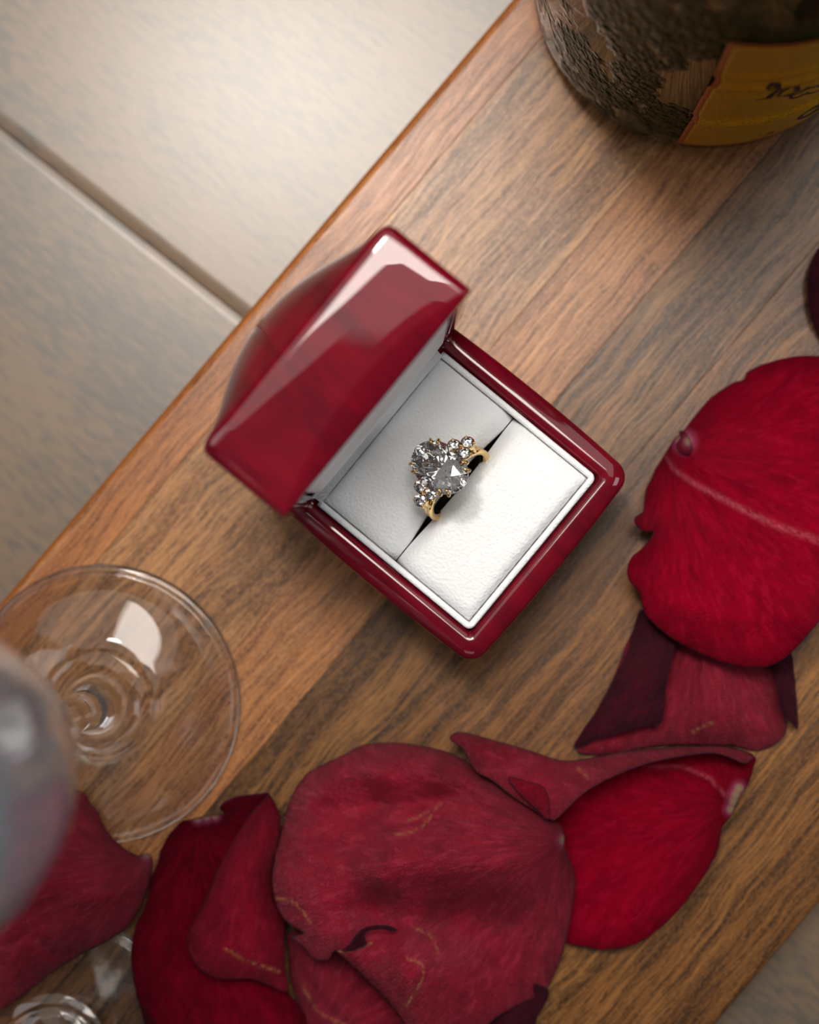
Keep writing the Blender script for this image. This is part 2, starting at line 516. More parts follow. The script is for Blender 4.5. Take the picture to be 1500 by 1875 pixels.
# white lining pad inside the lid
pad_loops = [[(x, y, 6.0) for x, y in rr(24.0, 23.6, .8)], [(x, y, 1.2) for x, y in rr(24.0, 23.6, .8)],
             [(x, y, .2) for x, y in rr(23.6, 23.1, 1.0)], [(x, y, -.35) for x, y in rr(22.6, 22.0, 1.4)],
             [(x, y, -.6) for x, y in rr(19, 19, 2)], [(x, y, -.7) for x, y in rr(9, 9, 2)]]
loft('lid_lining', pad_loops, WHITE, lid)
# leather flap over the hinge, from the cushion up to the lining
fl_p = [(-22.7, 28.6), (-23.2, 30.6), (-23.9, 32.0), (-24.5, 34.5), (-24.3, 37.0), (-24.6, 39)]
V = []; Fc = []
for k, (x, z) in enumerate(fl_p):
    for y in (-22.4, 22.4): V.append((x / 1000, y / 1000, z / 1000))
for k in range(len(fl_p) - 1): Fc.append((2 * k, 2 * k + 1, 2 * k + 3, 2 * k + 2))
fo = mesh_obj('hinge_flap', V, Fc, WHITE, box)
sm = fo.modifiers.new('thick', 'SOLIDIFY'); sm.thickness = .0006; sm.offset = 0
# brass hinge barrel under the lid
V, Fc = tube([(-.0300, -.020, .0304), (-.0300, .020, .0304)], .0009, 12)
mesh_obj('hinge', V, Fc, plain('hinge_brass', (.6, .42, .18), .3, 1.0), box)

# ------------------------------------------------------------------ ring
GOLD = gold(); DIA = diamond_mat()
ring_loc = Vector((-.00409, .01454, 0)) + Matrix.Rotation(BA, 3, 'Z') @ Vector((-.0010, .0014, .0318))
ring = thing('diamond_ring', 'yellow gold ring with large oval diamond and side stone clusters in the cushion slot', 'ring', ring_loc)
TILT = math.radians(-20)
ring.rotation_euler = (Matrix.Rotation(BA, 3, 'Z') @ Matrix.Rotation(TILT, 3, 'Y')).to_euler()

def band():
    sec = [(-1.25, .35), (-1.15, .75), (-.6, .95), (-.12, .85), (0, .62), (.12, .85), (.6, .95), (1.15, .75), (1.25, .35),
           (1.15, -.35), (.7, -.6), (0, -.65), (-.7, -.6), (-1.15, -.35)]
    n = 120; V = []; Fc = []; m = len(sec)
    a0, a1 = math.radians(118), math.radians(422)
    for k in range(n):
        a = a0 + (a1 - a0) * k / (n - 1)
        wd = 1.0 + .10 * max(0, math.sin(a))
        for x, r in sec:
            R = 9.3 + r
            V.append((x * wd / 1000, R * math.cos(a) / 1000, R * math.sin(a) / 1000))
    for k in range(n - 1):
        k2 = k + 1
        for i in range(m):
            i2 = (i + 1) % m
            Fc.append((k * m + i, k * m + i2, k2 * m + i2, k2 * m + i))
    Fc += [tuple(range(m)), tuple((n - 1) * m + i for i in range(m))]
    return recalc(mesh_obj('band', V, Fc, GOLD, ring))
band()

def brilliant(name, a, b, parent, loc, rot=(0, 0, 0), twist=0.0):
    """oval brilliant cut, half axes a, b in mm; girdle at local z = 0"""
    pts = []
    s = min(a, b) * (1.0 if abs(a - b) < .1 else 1.18)
    for k in range(8):
        an = math.radians(45 * k) + twist; pts.append((.56 * math.cos(an), .56 * math.sin(an), .30))
    for k in range(8):
        an = math.radians(45 * k + 22.5) + twist; pts.append((.80 * math.cos(an), .80 * math.sin(an), .185))
    for k in range(32):
        an = math.radians(11.25 * k) + twist
        pts.append((math.cos(an), math.sin(an), .025)); pts.append((math.cos(an), math.sin(an), -.025))
    for k in range(8):
        an = math.radians(45 * k + 22.5) + twist; pts.append((.55 * math.cos(an), .55 * math.sin(an), -.43))
    for k in range(8):
        an = math.radians(45 * k) + twist; pts.append((.22 * math.cos(an), .22 * math.sin(an), -.715))
    pts.append((0, 0, -.86))
    bm = bmesh.new()
    for x, y, z in pts: bm.verts.new((x * a / 1000, y * b / 1000, z * s / 1000))
    bmesh.ops.convex_hull(bm, input=bm.verts)
    bmesh.ops.recalc_face_normals(bm, faces=bm.faces)
    me = bpy.data.meshes.new(name); bm.to_mesh(me); bm.free(); me.materials.append(DIA)
    o = link(bpy.data.objects.new(name, me), parent)
    o.location = Vector(loc) / 1000; o.rotation_euler = rot
    return o
SZ = 14.2
brilliant('center_stone', 7.6, 5.4, ring, (0, 0, SZ))
side_xy = []
for sgn in (-1, 1):
    for (x, y, z) in ((-1.65, 6.1, 12.8), (1.55, 6.1, 12.8), (.0, 8.55, 11.7)):
        side_xy.append((x + .3, sgn * y, z, sgn))
for x, y, z, sgn in side_xy:
    st = brilliant('side_stone', 1.42, 1.42, ring, (x, y, z), (math.radians(-24) * sgn, 0, 0), x)
    # cup setting beneath each side stone
    V = []; Fc = []
    n = 24; pr = [(1.55, .05), (1.62, -.15), (1.5, -.45), (.95, -1.35), (.6, -1.7), (.35, -1.7), (.8, -1.15), (1.3, -.42), (1.38, -.1)]
    cup = lathe('stone_setting', pr, GOLD, ring, 24, cap=False)
    cup.location = Vector((x, y, z)) / 1000; cup.rotation_euler = (math.radians(-24) * sgn, 0, 0)
def claw(pts, r, name='prong'):
    V, Fc = tube([Vector(p) / 1000 for p in spline(pts, .25)], r / 1000, 10)
    o = recalc(mesh_obj(name, V, Fc, GOLD, ring))
    return o
# small bead prongs round the side stones
for x, y, z, sgn in side_xy:
    for an in (45, 135, 225, 315) if False else (30, 150, 270):
        a_ = math.radians(an * sgn)
        px, py = x + 1.52 * math.cos(a_), y + 1.52 * math.sin(a_)
        dz = -(abs(py) - abs(y)) * math.tan(math.radians(24))
        claw([(px * 1.0, py, z + dz - 1.2), (px, py, z + dz), (px - .18 * math.cos(a_), py - .18 * math.sin(a_), z + dz + .32)], .27)
# paired claws holding the oval
for sx in (-1, 1):
    for sy in (-1, 1):
        for d in (-.14, .14):
            an = math.atan2(sy * .74, sx * .67) + d
            c, s = math.cos(an), math.sin(an)
            ex, ey = 7.6 * c, 5.4 * s
            claw([(ex * .30, ey * .35, SZ - 4.6), (ex * .72, ey * .78, SZ - 2.7), (ex * 1.0, ey * 1.02, SZ - .6),
                  (ex * 1.045, ey * 1.06, SZ + .25), (ex * .97, ey * .97, SZ + .75), (ex * .88, ey * .88, SZ + .98)], .36)
# gallery rail under the oval
rail = [(7.9 * .70 * math.cos(a), 5.3 * .74 * math.sin(a), SZ - 2.7) for a in np.linspace(0, 2 * math.pi, 61)]
V, Fc = tube([Vector(p) / 1000 for p in rail], .00034, 8)
mesh_obj('gallery_rail', V, Fc, GOLD, ring)
# shoulders joining band and clusters
for sgn in (-1, 1):
    for sx in (-1, 1):
        claw([(sx * .6, sgn * 8.0, 5.6), (sx * .7, sgn * 8.3, 8.2), (sx * .8 + .2, sgn * 7.4, 10.6)], .62, 'shoulder')

# ------------------------------------------------------------------ wine glasses
GLS = glass('clear_glass')
HAZE_GLS = NT('hazed_bowl_glass').set(Base_Color=(.80, .86, .93), Roughness=.02, Transmission_Weight=.89, IOR=1.46)  # grey-blue haze in the colour stands in for reflections on the bowl
def wine_glass(label, x, y):
    g = thing('wine_glass', label, 'wine glass', (x, y, .0002), 0, 'clear wine glasses at the left')
    lathe('foot', [(.01, .75), (20, .45), (30, .18), (33.5, 0), (35.0, .35), (35.25, .8), (35.0, 1.25), (34.3, 1.62), (33.8, 1.58), (33.5, 1.66), (33.2, 1.95), (32.9, 2.15), (32.3, 2.15), (31.6, 2.05),
                   (28, 2.3), (22, 3.2), (17, 4.2), (14.4, 4.8), (14.1, 5.0), (13.8, 5.6), (13.4, 6.0), (12.6, 6.1), (9.8, 7.4), (8.2, 9.0), (7.9, 9.8), (7.0, 11.0), (6.0, 14), (5.1, 19), (4.6, 25),
                   (4.2, 35), (4.0, 50), (4.1, 66), (4.6, 74), (5.6, 79), (.01, 79.5)], GLS, g, 128, cap=False)
    prof = [(.01, 79.6), (5.2, 79.1), (8.5, 81.5), (12.5, 87), (16.4, 97), (19.8, 110), (23.0, 124), (26.0, 138), (28.0, 148), (28.9, 160),
            (28.6, 172), (27.4, 184), (26.6, 190), (26.3, 190.4), (26.0, 190), (26.7, 183.5), (27.8, 172), (28.1, 160), (27.2, 148), (25.2, 138), (22.1, 124.3), (18.8, 110.6),
            (15.2, 98.2), (11.4, 89), (7.5, 84.2), (4, 82.6), (.01, 82.4)]
    lathe('bowl', prof, HAZE_GLS, g, 128, cap=False)
    return g
wine_glass('clear stemmed wine glass with its whole foot showing on the board, beside the ring box', -.0942, -.0381)
wine_glass('clear stemmed wine glass in the bottom left corner, its foot under a rose petal', -.1052, -.1268)

# ------------------------------------------------------------------ champagne bottle
BX, BY, BR = .05836, .14390, 44.0
def bottle_glass():
    t = NT('dark_green_wet_glass')
    mask = t.noise(t.coords((1, 1, .7)), 62, 3, .55, .4)
    mk = t.ramp(mask, [(.44, 0.0), (.50, 1.0)])
    def drops(scale, thr, w_):
        v = t.new('TexVoronoi'); mp = t.coords((1, 1, .62))
        t.l(mp, v.inputs['Vector']); v.inputs['Scale'].default_value = scale
        return t.ramp(v.outputs['Distance'], [(0.0, 1.0), (thr * .6, .85), (thr, 0.0)])
    d1 = drops(200, .62, 1); d2 = drops(430, .62, 1); d3 = drops(1000, .6, 1)
    h = t.math('MAXIMUM', t.math('MULTIPLY', d1, t.ramp(t.noise(t.coords((1, 1, 1)), 180, 2), [(.5, 0.0), (.58, 1.0)])),
               t.math('MAXIMUM', t.math('MULTIPLY', d2, .55), t.math('MULTIPLY', d3, .3)))
    h = t.math('MULTIPLY', h, mk)
    nb = t.bump(h, .0022, 1.0)
    t.set(Base_Color=(.012, .016, .006), Roughness=t.math('MULTIPLY_ADD', mk, .16, .03), IOR=1.4, Specular_IOR_Level=t.math('MULTIPLY_ADD', mk, -.42, .5), Normal=nb,
          Transmission_Weight=.15)
    t.b.inputs['Base Color'].default_value = (.014, .030, .004, 1)
    return t.m
bot = thing('champagne_bottle', 'dark green champagne bottle with beaded condensation standing on the board', 'bottle', (BX, BY, 0))
lathe('bottle_body', [(.01, 16), (12, 13), (24, 6), (31, 1.2), (34.5, 0), (38, .5), (41, 2.3), (43, 5.2), (43.8, 8.5), (44, 12), (44, 60), (44, 120),
                      (43.6, 135), (41.5, 155), (37, 178), (30, 203), (23, 228), (18.5, 250), (16, 270), (15.2, 288), (15.2, 292), (17, 293), (17.2, 300),
                      (16, 302), (.01, 302)], bottle_glass(), bot, 160, cap=False)
lathe('foil', [(17.6, 291), (17.7, 303), (14, 307), (.01, 308)], plain('gold_foil', (.8, .5, .15), .3, 1.0), bot, 48, cap=False)

def cyl_hit(px, py, R):
    """point of the bottle's wall seen at a pixel -> (angle, z mm)"""
    d = fw + rt * (px - 750) / F - up * (py - 937.5) / F
    ox, oy = CAM[0] - BX, CAM[1] - BY
    a = d[0] ** 2 + d[1] ** 2; b = 2 * (ox * d[0] + oy * d[1]); c = ox * ox + oy * oy - (R / 1000) ** 2
    t = (-b - math.sqrt(max(0, b * b - 4 * a * c))) / (2 * a)
    p = CAM + d * t
    return math.atan2(p[1] - BY, p[0] - BX), p[2] * 1000
def label_mat(name, col, col2):
    t = NT(name)
    n = t.noise(t.coords((1, 1, 1)), 2600, 2)
    c = t.mix(t.ramp(n, [(.42, 0.0), (.58, 1.0)]), col, col2)
    return t.set(Base_Color=c, Roughness=.38, Metallic=.25, Normal=t.bump(n, .00006, .4))
LAB = label_mat('gold_label_paper', (.56, .31, .008), (.38, .19, .006))
BORD = label_mat('orange_label_border', (.42, .10, .012), (.32, .07, .01))
INK = plain('dark_ink', (.03, .012, .01), .5)
left_px = [(1240, 262), (1252, 240), (1266, 219), (1271, 211), (1268, 208), (1284, 178), (1300, 152), (1311, 146), (1310, 132), (1322, 105), (1335, 77)]
lp = [cyl_hit(x, y, 44.3) for x, y in left_px]
zs_l = [z for a, z in lp]; an_l = [a for a, z in lp]
for i in range(1, len(zs_l)): zs_l[i] = max(zs_l[i], zs_l[i - 1] + .3)
z0, z1 = zs_l[0], zs_l[-1]
def left_ang(z): return float(np.interp(z, zs_l, an_l))
def lab_r(z, a):
    bumpz = .9 * math.exp(-((z - 36.5) / 1.4) ** 2) * min(1, max(0, (a - left_ang(z)) / .03)) + .7 * math.exp(-((z - 66.5) / 1.5) ** 2) + .5 * math.exp(-((z - 74) / 1.6) ** 2)
    bumpz += .25 * math.exp(-((z - 57) / 1.2) ** 2)
    return 44.30 + bumpz * 1.5
def label_patch(name, a_off0, a_off1, zz0, zz1, mat, dr, parent, na=90, nz=70):
    V = []; Fc = []
    for j in range(nz + 1):
        z = zz0 + (zz1 - zz0) * j / nz; L = left_ang(z)
        for i in range(na + 1):
            a = L + a_off0 + (a_off1 - a_off0) * i / na
            r = lab_r(z, a) + dr
            V.append((r * math.cos(a) / 1000, r * math.sin(a) / 1000, z / 1000))
    for j in range(nz):
        for i in range(na):
            Fc.append((j * (na + 1) + i, j * (na + 1) + i + 1, (j + 1) * (na + 1) + i + 1, (j + 1) * (na + 1) + i))
    o = mesh_obj(name, V, Fc, mat, parent)
    s = o.modifiers.new('thick', 'SOLIDIFY'); s.thickness = .00015; s.offset = 0
    return o
lab = label_patch('label', 0, 1.75, z0, z1, BORD, 0, bot)
label_patch('label_face', .030, 1.72, z0 + 1.8, z1 - 1.8, LAB, .16, lab)
# lettering: script strokes as flat ink ribbons following the wall
def ink(pxpts, wmm, name='lettering'):
    """stroke given in photograph pixels, laid on the label's surface"""
    sp = spline(pxpts, 3.0)
    q = []
    for x, y in sp:
        a, z = cyl_hit(x, y, 44.7); q.append((a * 44.7, z))
    q = np.array(q); V = []; Fc = []
    for i in range(len(q)):
        d = q[min(i + 1, len(q) - 1)] - q[max(i - 1, 0)]; d = d / (np.linalg.norm(d) + 1e-9)
        nn = np.array([-d[1], d[0]]); t = i / (len(q) - 1)
        ww = wmm * (.45 + .55 * math.sin(math.pi * min(1, max(0, t * .9 + .08))))
        for s_ in (-1, 1):
            u = q[i] + nn * ww * s_ * .5; a = u[0] / 44.7; z = u[1]; r = lab_r(z, a) + .34
            V.append((r * math.cos(a) / 1000, r * math.sin(a) / 1000, z / 1000))
    for i in range(len(q) - 1): Fc.append((2 * i, 2 * i + 1, 2 * i + 3, 2 * i + 2))
    return V, Fc
def c6(x, y): return (1250 + x / 6, 50 + y / 6)
strokes = [([(815, 785), (860, 793), (925, 775), (1050, 705), (1130, 655), (1200, 640), (1262, 660), (1265, 695), (1205, 722), (1150, 728)], 1.5),
           ([(1150, 728), (1215, 735), (1200, 752), (1110, 757), (1060, 752)], 1.2),
           ([(1385, 565), (1365, 600), (1300, 612), (1230, 640), (1120, 700), (1040, 750)], 1.2),
           ([(925, 640), (990, 618), (1050, 618), (1020, 640), (935, 650)], 1.5),
           ([(1400, 650), (1340, 675), (1310, 692), (1360, 690), (1425, 655), (1435, 668), (1470, 655)], 1.5),
           ([(1470, 655), (1500, 640), (1540, 650), (1510, 670)], 1.4),
           ([(1330, 715), (1250, 740), (1190, 765), (1200, 785), (1290, 765), (1370, 725), (1390, 712), (1360, 735), (1440, 725), (1500, 700), (1540, 700)], .9),
           ([(845, 1190), (870, 1185)], 1.3), ([(920, 1178), (1010, 1155)], .8)]
for pts, wd in strokes:
    v, f = ink([c6(*p) for p in pts], wd)
    mesh_obj('lettering', v, f, INK, lab)
# dark oval medallion at the frame's edge
ce = c6(1545, 850); V = []; Fc = []
ca, cz = cyl_hit(ce[0], ce[1], 44.7)
for k in range(40):
    t = 2 * math.pi * k / 40
    for m_ in (0, 1): pass
    a = ca + .155 * math.cos(t); z = cz + 5.2 * math.sin(t); r = lab_r(z, a) + .32
    V.append((r * math.cos(a) / 1000, r * math.sin(a) / 1000, z / 1000))
V.append(((lab_r(cz, ca) + .32) * math.cos(ca) / 1000, (lab_r(cz, ca) + .32) * math.sin(ca) / 1000, cz / 1000))
Fc = [(k, (k + 1) % 40, 40) for k in range(40)]
mesh_obj('medallion', V, Fc, INK, lab)

# ------------------------------------------------------------------ rose petals
INNER = petal_mat('velvet_petal_inside', (.28, .0, .013), (.17, .0, .009), (.42, .005, .032), .62, .08, .5, .03)
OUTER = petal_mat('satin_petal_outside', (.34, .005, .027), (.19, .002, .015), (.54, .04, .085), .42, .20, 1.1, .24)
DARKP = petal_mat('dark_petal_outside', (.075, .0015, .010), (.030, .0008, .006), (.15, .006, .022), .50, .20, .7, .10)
TIP = petal_mat('crimson_petal_fold', (.30, .002, .020), (.17, .001, .012), (.44, .018, .05), .48, .12, .8, .10)

def tps(ctrl, q, reg=1e-3):
    c = np.array(ctrl, float); X = c[:, :2] / 100.0; z = c[:, 2]; n = len(X)
    def K(A, B):
        r2 = ((A[:, None] - B[None]) ** 2).sum(-1)
        return .5 * r2 * np.log(r2 + 1e-9)
    M = np.zeros((n + 3, n + 3)); M[:n, :n] = K(X, X) + reg * np.eye(n)
    M[:n, n] = 1; M[:n, n + 1:] = X; M[n, :n] = 1; M[n + 1:, :n] = X.T
    w_ = np.linalg.solve(M, np.concatenate([z, np.zeros(3)]))
    Q = q / 100.0
    return K(Q, X) @ w_[:n] + w_[n] + Q @ w_[n + 1:]

def inside(poly, q):
    x, y = q[:, 0], q[:, 1]; c = np.zeros(len(q), bool); n = len(poly)
    for i in range(n):
        x1, y1 = poly[i]; x2, y2 = poly[(i + 1) % n]
        if y1 == y2: continue
        m = ((y1 > y) != (y2 > y)) & (x < (x2 - x1) * (y - y1) / (y2 - y1) + x1)
        c ^= m
    return c

def seg_dist(q, line):
    best = np.full(len(q), 1e9)
    for i in range(len(line) - 1):
        a, b = np.array(line[i], float), np.array(line[i + 1], float); ab = b - a
        t = np.clip(((q - a) @ ab) / (ab @ ab + 1e-9), 0, 1)
        best = np.minimum(best, np.linalg.norm(q - (a + t[:, None] * ab), axis=1))
    return best

def patch(out, ctrl, mat_i, origin, claws=(), scars=(), ribs=(), bumps=(), step=6.0, rag=.8, zmin=.45, wave=.25, dark_edge=1.0, zs=1.0, zo=0.0):
    """a sheet of petal: outline and height controls given in photograph pixels / mm above the board"""
    ol = spline(out, 5.0, closed=True)
    rnd = np.array([noise.noise(Vector((p[0] * .06, p[1] * .06, 3.1))) for p in ol])
    cen = ol.mean(0); dirs = ol - cen; dirs /= np.linalg.norm(dirs, axis=1)[:, None]
    ol = ol + dirs * rnd[:, None] * rag * 2
    x0, y0 = ol.min(0); x1, y1 = ol.max(0); g = []
    j = 0; yy = y0
    while yy < y1:
        for xx in np.arange(x0 + (step / 2 if j % 2 else 0), x1, step): g.append((xx, yy))
        yy += step * .866; j += 1
    g = np.array(g); g = g[inside(ol, g)]
    ring_ = np.vstack([ol, ol[:1]])
    dist = seg_dist(g, ring_); g = g[dist > step * .55]; dist = dist[dist > step * .55]
    q = np.vstack([ol, g]); n0 = len(ol)
    r = delaunay_2d_cdt([Vector(p) for p in q], [(i, (i + 1) % n0) for i in range(n0)], [], 1, 1e-4)
    q = np.array([tuple(v) for v in r[0]]); faces = [tuple(f) for f in r[2]]
    z = tps(ctrl, q) * zs + zo
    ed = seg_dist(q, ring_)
    for line, amp, wid in bumps: z = z + amp * np.exp(-(seg_dist(q, line) / wid) ** 2)
    for line, wid in ribs: z = z + .35 * np.exp(-(seg_dist(q, line) / (wid * 1.2)) ** 2)
    z = z + np.array([wave * noise.noise(Vector((a * .018, b * .018, mat_i * 5))) + wave * .35 * noise.noise(Vector((a * .05, b * .05, 9))) for a, b in q])
    z = np.maximum(z, zmin)
    scar = np.zeros(len(q))
    for line in scars: scar = np.maximum(scar, np.exp(-(seg_dist(q, spline(line, 10)) / 1.9) ** 2))
    claw_ = np.zeros(len(q))
    for (cx_, cy_, rad) in claws: claw_ = np.maximum(claw_, np.exp(-(np.linalg.norm(q - np.array([cx_, cy_]), axis=1) / rad) ** 2))
    rib = np.zeros(len(q))
    for line, wid in ribs:
        L = np.array(line, float); d = seg_dist(q, line)
        fade = np.clip(1 - np.linalg.norm(q - L[0], axis=1) / (np.linalg.norm(L[-1] - L[0]) * 1.15), .1, 1)
        rib = np.maximum(rib, np.exp(-(d / (wid * (.45 + .8 * (1 - fade)))) ** 2) * (.35 + .65 * fade))
    o = np.array(origin, float); dv = q - o; c0 = q.mean(0) - o
    ang = np.arctan2(dv[:, 1], dv[:, 0]) - math.atan2(c0[1], c0[0])
    ang = (ang + math.pi) % (2 * math.pi) - math.pi
    rad = np.linalg.norm(dv, axis=1) / 100.0
    V = [P(a, b, c) for (a, b), c in zip(q, z)]
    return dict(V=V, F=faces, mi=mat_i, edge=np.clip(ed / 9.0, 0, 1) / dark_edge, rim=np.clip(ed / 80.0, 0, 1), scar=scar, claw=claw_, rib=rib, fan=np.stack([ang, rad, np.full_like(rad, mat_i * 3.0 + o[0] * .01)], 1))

INNER_DEEP = petal_mat('deep_velvet_petal_inside', (.17, .0, .010), (.085, .0, .006), (.26, .002, .018), .62, .08, .5, .03)
PM = [INNER, OUTER, DARKP, TIP, INNER_DEEP]
def petal(label, patches, group='scattered rose petals'):
    V = []; Fc = []; mi = []; at = {k: [] for k in ('edge', 'rim', 'scar', 'claw', 'rib', 'fan')}
    for p in patches:
        o_ = len(V); V += p['V']; Fc += [tuple(i + o_ for i in f) for f in p['F']]; mi += [p['mi']] * len(p['F'])
        for k in at: at[k].append(p[k])
    ce = sum((Vector(v) for v in V), Vector()) / len(V); ce.z = 0
    o = mesh_obj('rose_petal', [v - ce for v in V], Fc, mats=PM, fm=mi)
    o.location = ce
    me = o.data
    bm = bmesh.new(); bm.from_mesh(me)
    for f in bm.faces:
        f.normal_update()
        if f.normal.z < 0: f.normal_flip()
    bm.to_mesh(me); bm.free()
    for k in at:
        arr = np.concatenate(at[k])
        if k == 'fan':
            a = me.attributes.new('fan', 'FLOAT_VECTOR', 'POINT'); a.data.foreach_set('vector', arr.astype('f').ravel())
        else:
            a = me.attributes.new(k, 'FLOAT', 'POINT'); a.data.foreach_set('value', arr.astype('f'))
    s = o.modifiers.new('thick', 'SOLIDIFY'); s.thickness = .00028; s.offset = 0
    return tag(o, label, 'petal', group)

# --- big cupped petal at the right
petal('big cupped crimson petal with a pale pink midrib, right of the ring box', [
    patch([(1600, 672), (1540, 656), (1480, 651), (1430, 657), (1390, 670), (1367, 683), (1363, 695), (1340, 702), (1300, 730), (1270, 765),
           (1250, 790), (1235, 803), (1218, 830), (1195, 870), (1181, 905), (1178, 935), (1162, 948), (1166, 962), (1184, 974), (1197, 973),
           (1180, 1000), (1157, 1020), (1148, 1045), (1155, 1068), (1170, 1085), (1183, 1125), (1215, 1158), (1250, 1180), (1300, 1205), (1350, 1219),
           (1390, 1222), (1420, 1215), (1450, 1195), (1490, 1150), (1530, 1100), (1610, 1040), (1660, 940), (1660, 780)],
          [(1600, 672, 6), (1480, 651, 6), (1367, 683, 5.5), (1300, 730, 4.8), (1218, 830, 6.5), (1178, 935, 8), (1162, 948, 10.5), (1148, 1045, 11), (1183, 1125, 11.5),
           (1250, 1180, 12), (1350, 1219, 13), (1420, 1215, 14), (1490, 1150, 18), (1610, 1040, 15), (1660, 800, 8),
           (1400, 760, 4.4), (1300, 820, 6.3), (1350, 900, 7.5), (1250, 950, 8.6), (1420, 1010, 11), (1300, 1060, 13.5), (1400, 1120, 14.5), (1300, 1160, 14), (1500, 860, 6), (1470, 1090, 14)],
          0, (1225, 825), claws=[(1252, 808, 20)], ribs=[([(1216, 828), (1235, 860), (1270, 885), (1320, 912), (1370, 938), (1420, 962), (1500, 990)], 5.5)],
          zs=1.45, zo=-4.5,
          bumps=[([(1190, 1085), (1270, 1115), (1360, 1130), (1450, 1120)], 1.0, 22), ([(1330, 790), (1420, 800), (1520, 780)], -1.6, 45), ([(1225, 880), (1320, 960), (1420, 1020), (1500, 1050)], -.9, 22), ([(1280, 850), (1400, 900), (1500, 930)], .8, 18)], rag=.6),
    patch([(1247, 800), (1243, 790), (1250, 788), (1262, 800), (1268, 820), (1262, 832), (1245, 828), (1238, 815)],
          [(1247, 800, 4.9), (1268, 820, 6.3), (1245, 828, 5.4), (1250, 788, 5.3)], 3, (1230, 830), claws=[(1262, 808, 12)], step=3, rag=.2)])

# --- folded petal below it
petal('crumpled pink-veined petal with dark folded sides, half under the cupped petal', [
    patch([(1175, 1130), (1250, 1120), (1340, 1150), (1400, 1180), (1428, 1225), (1436, 1290), (1440, 1335), (1425, 1358), (1388, 1375), (1340, 1366), (1313, 1366),
           (1250, 1364), (1187, 1368), (1130, 1379), (1088, 1382), (1056, 1374), (1085, 1330), (1120, 1250)],
          [(1175, 1130, 1.5), (1250, 1120, 3), (1400, 1180, 2), (1436, 1290, 1.5), (1425, 1358, 1), (1340, 1366, 1), (1250, 1364, 1), (1187, 1368, 1.2), (1088, 1382, 1), (1056, 1374, 1),
           (1300, 1200, 8), (1290, 1260, 9.5), (1300, 1320, 6.5), (1230, 1250, 4), (1230, 1320, 4.5), (1360, 1260, 7), (1400, 1300, 3), (1150, 1340, 1.6), (1360, 1330, 5)],
          1, (1290, 1130), scars=[[(1268, 1340), (1290, 1328), (1306, 1322)]], bumps=[([(1290, 1200), (1288, 1340)], .9, 7), ([(1345, 1220), (1375, 1345)], -.7, 9), ([(1190, 1330), (1192, 1370)], -.6, 5)], wave=.6),
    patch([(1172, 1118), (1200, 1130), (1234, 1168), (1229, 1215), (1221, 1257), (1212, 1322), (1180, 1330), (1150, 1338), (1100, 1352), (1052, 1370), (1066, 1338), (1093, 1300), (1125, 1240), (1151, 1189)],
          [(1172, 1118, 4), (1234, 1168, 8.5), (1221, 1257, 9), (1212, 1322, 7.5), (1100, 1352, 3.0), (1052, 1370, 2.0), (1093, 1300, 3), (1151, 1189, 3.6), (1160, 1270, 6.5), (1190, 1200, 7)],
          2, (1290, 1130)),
    patch([(1410, 1195), (1446, 1192), (1455, 1240), (1462, 1331), (1448, 1322), (1436, 1310), (1426, 1275), (1420, 1235)],
          [(1410, 1195, 5), (1446, 1192, 4), (1462, 1331, 4), (1436, 1310, 5), (1420, 1235, 6), (1440, 1260, 7)], 2, (1290, 1130))])

# --- sliver at the right frame edge
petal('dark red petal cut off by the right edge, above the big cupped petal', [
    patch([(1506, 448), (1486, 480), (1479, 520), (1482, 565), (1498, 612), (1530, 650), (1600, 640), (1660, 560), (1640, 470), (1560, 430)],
          [(1506, 448, 3), (1479, 520, 4), (1498, 612, 2), (1600, 640, 2), (1660, 560, 2), (1560, 430, 2), (1560, 540, 7)], 2, (1650, 560))])

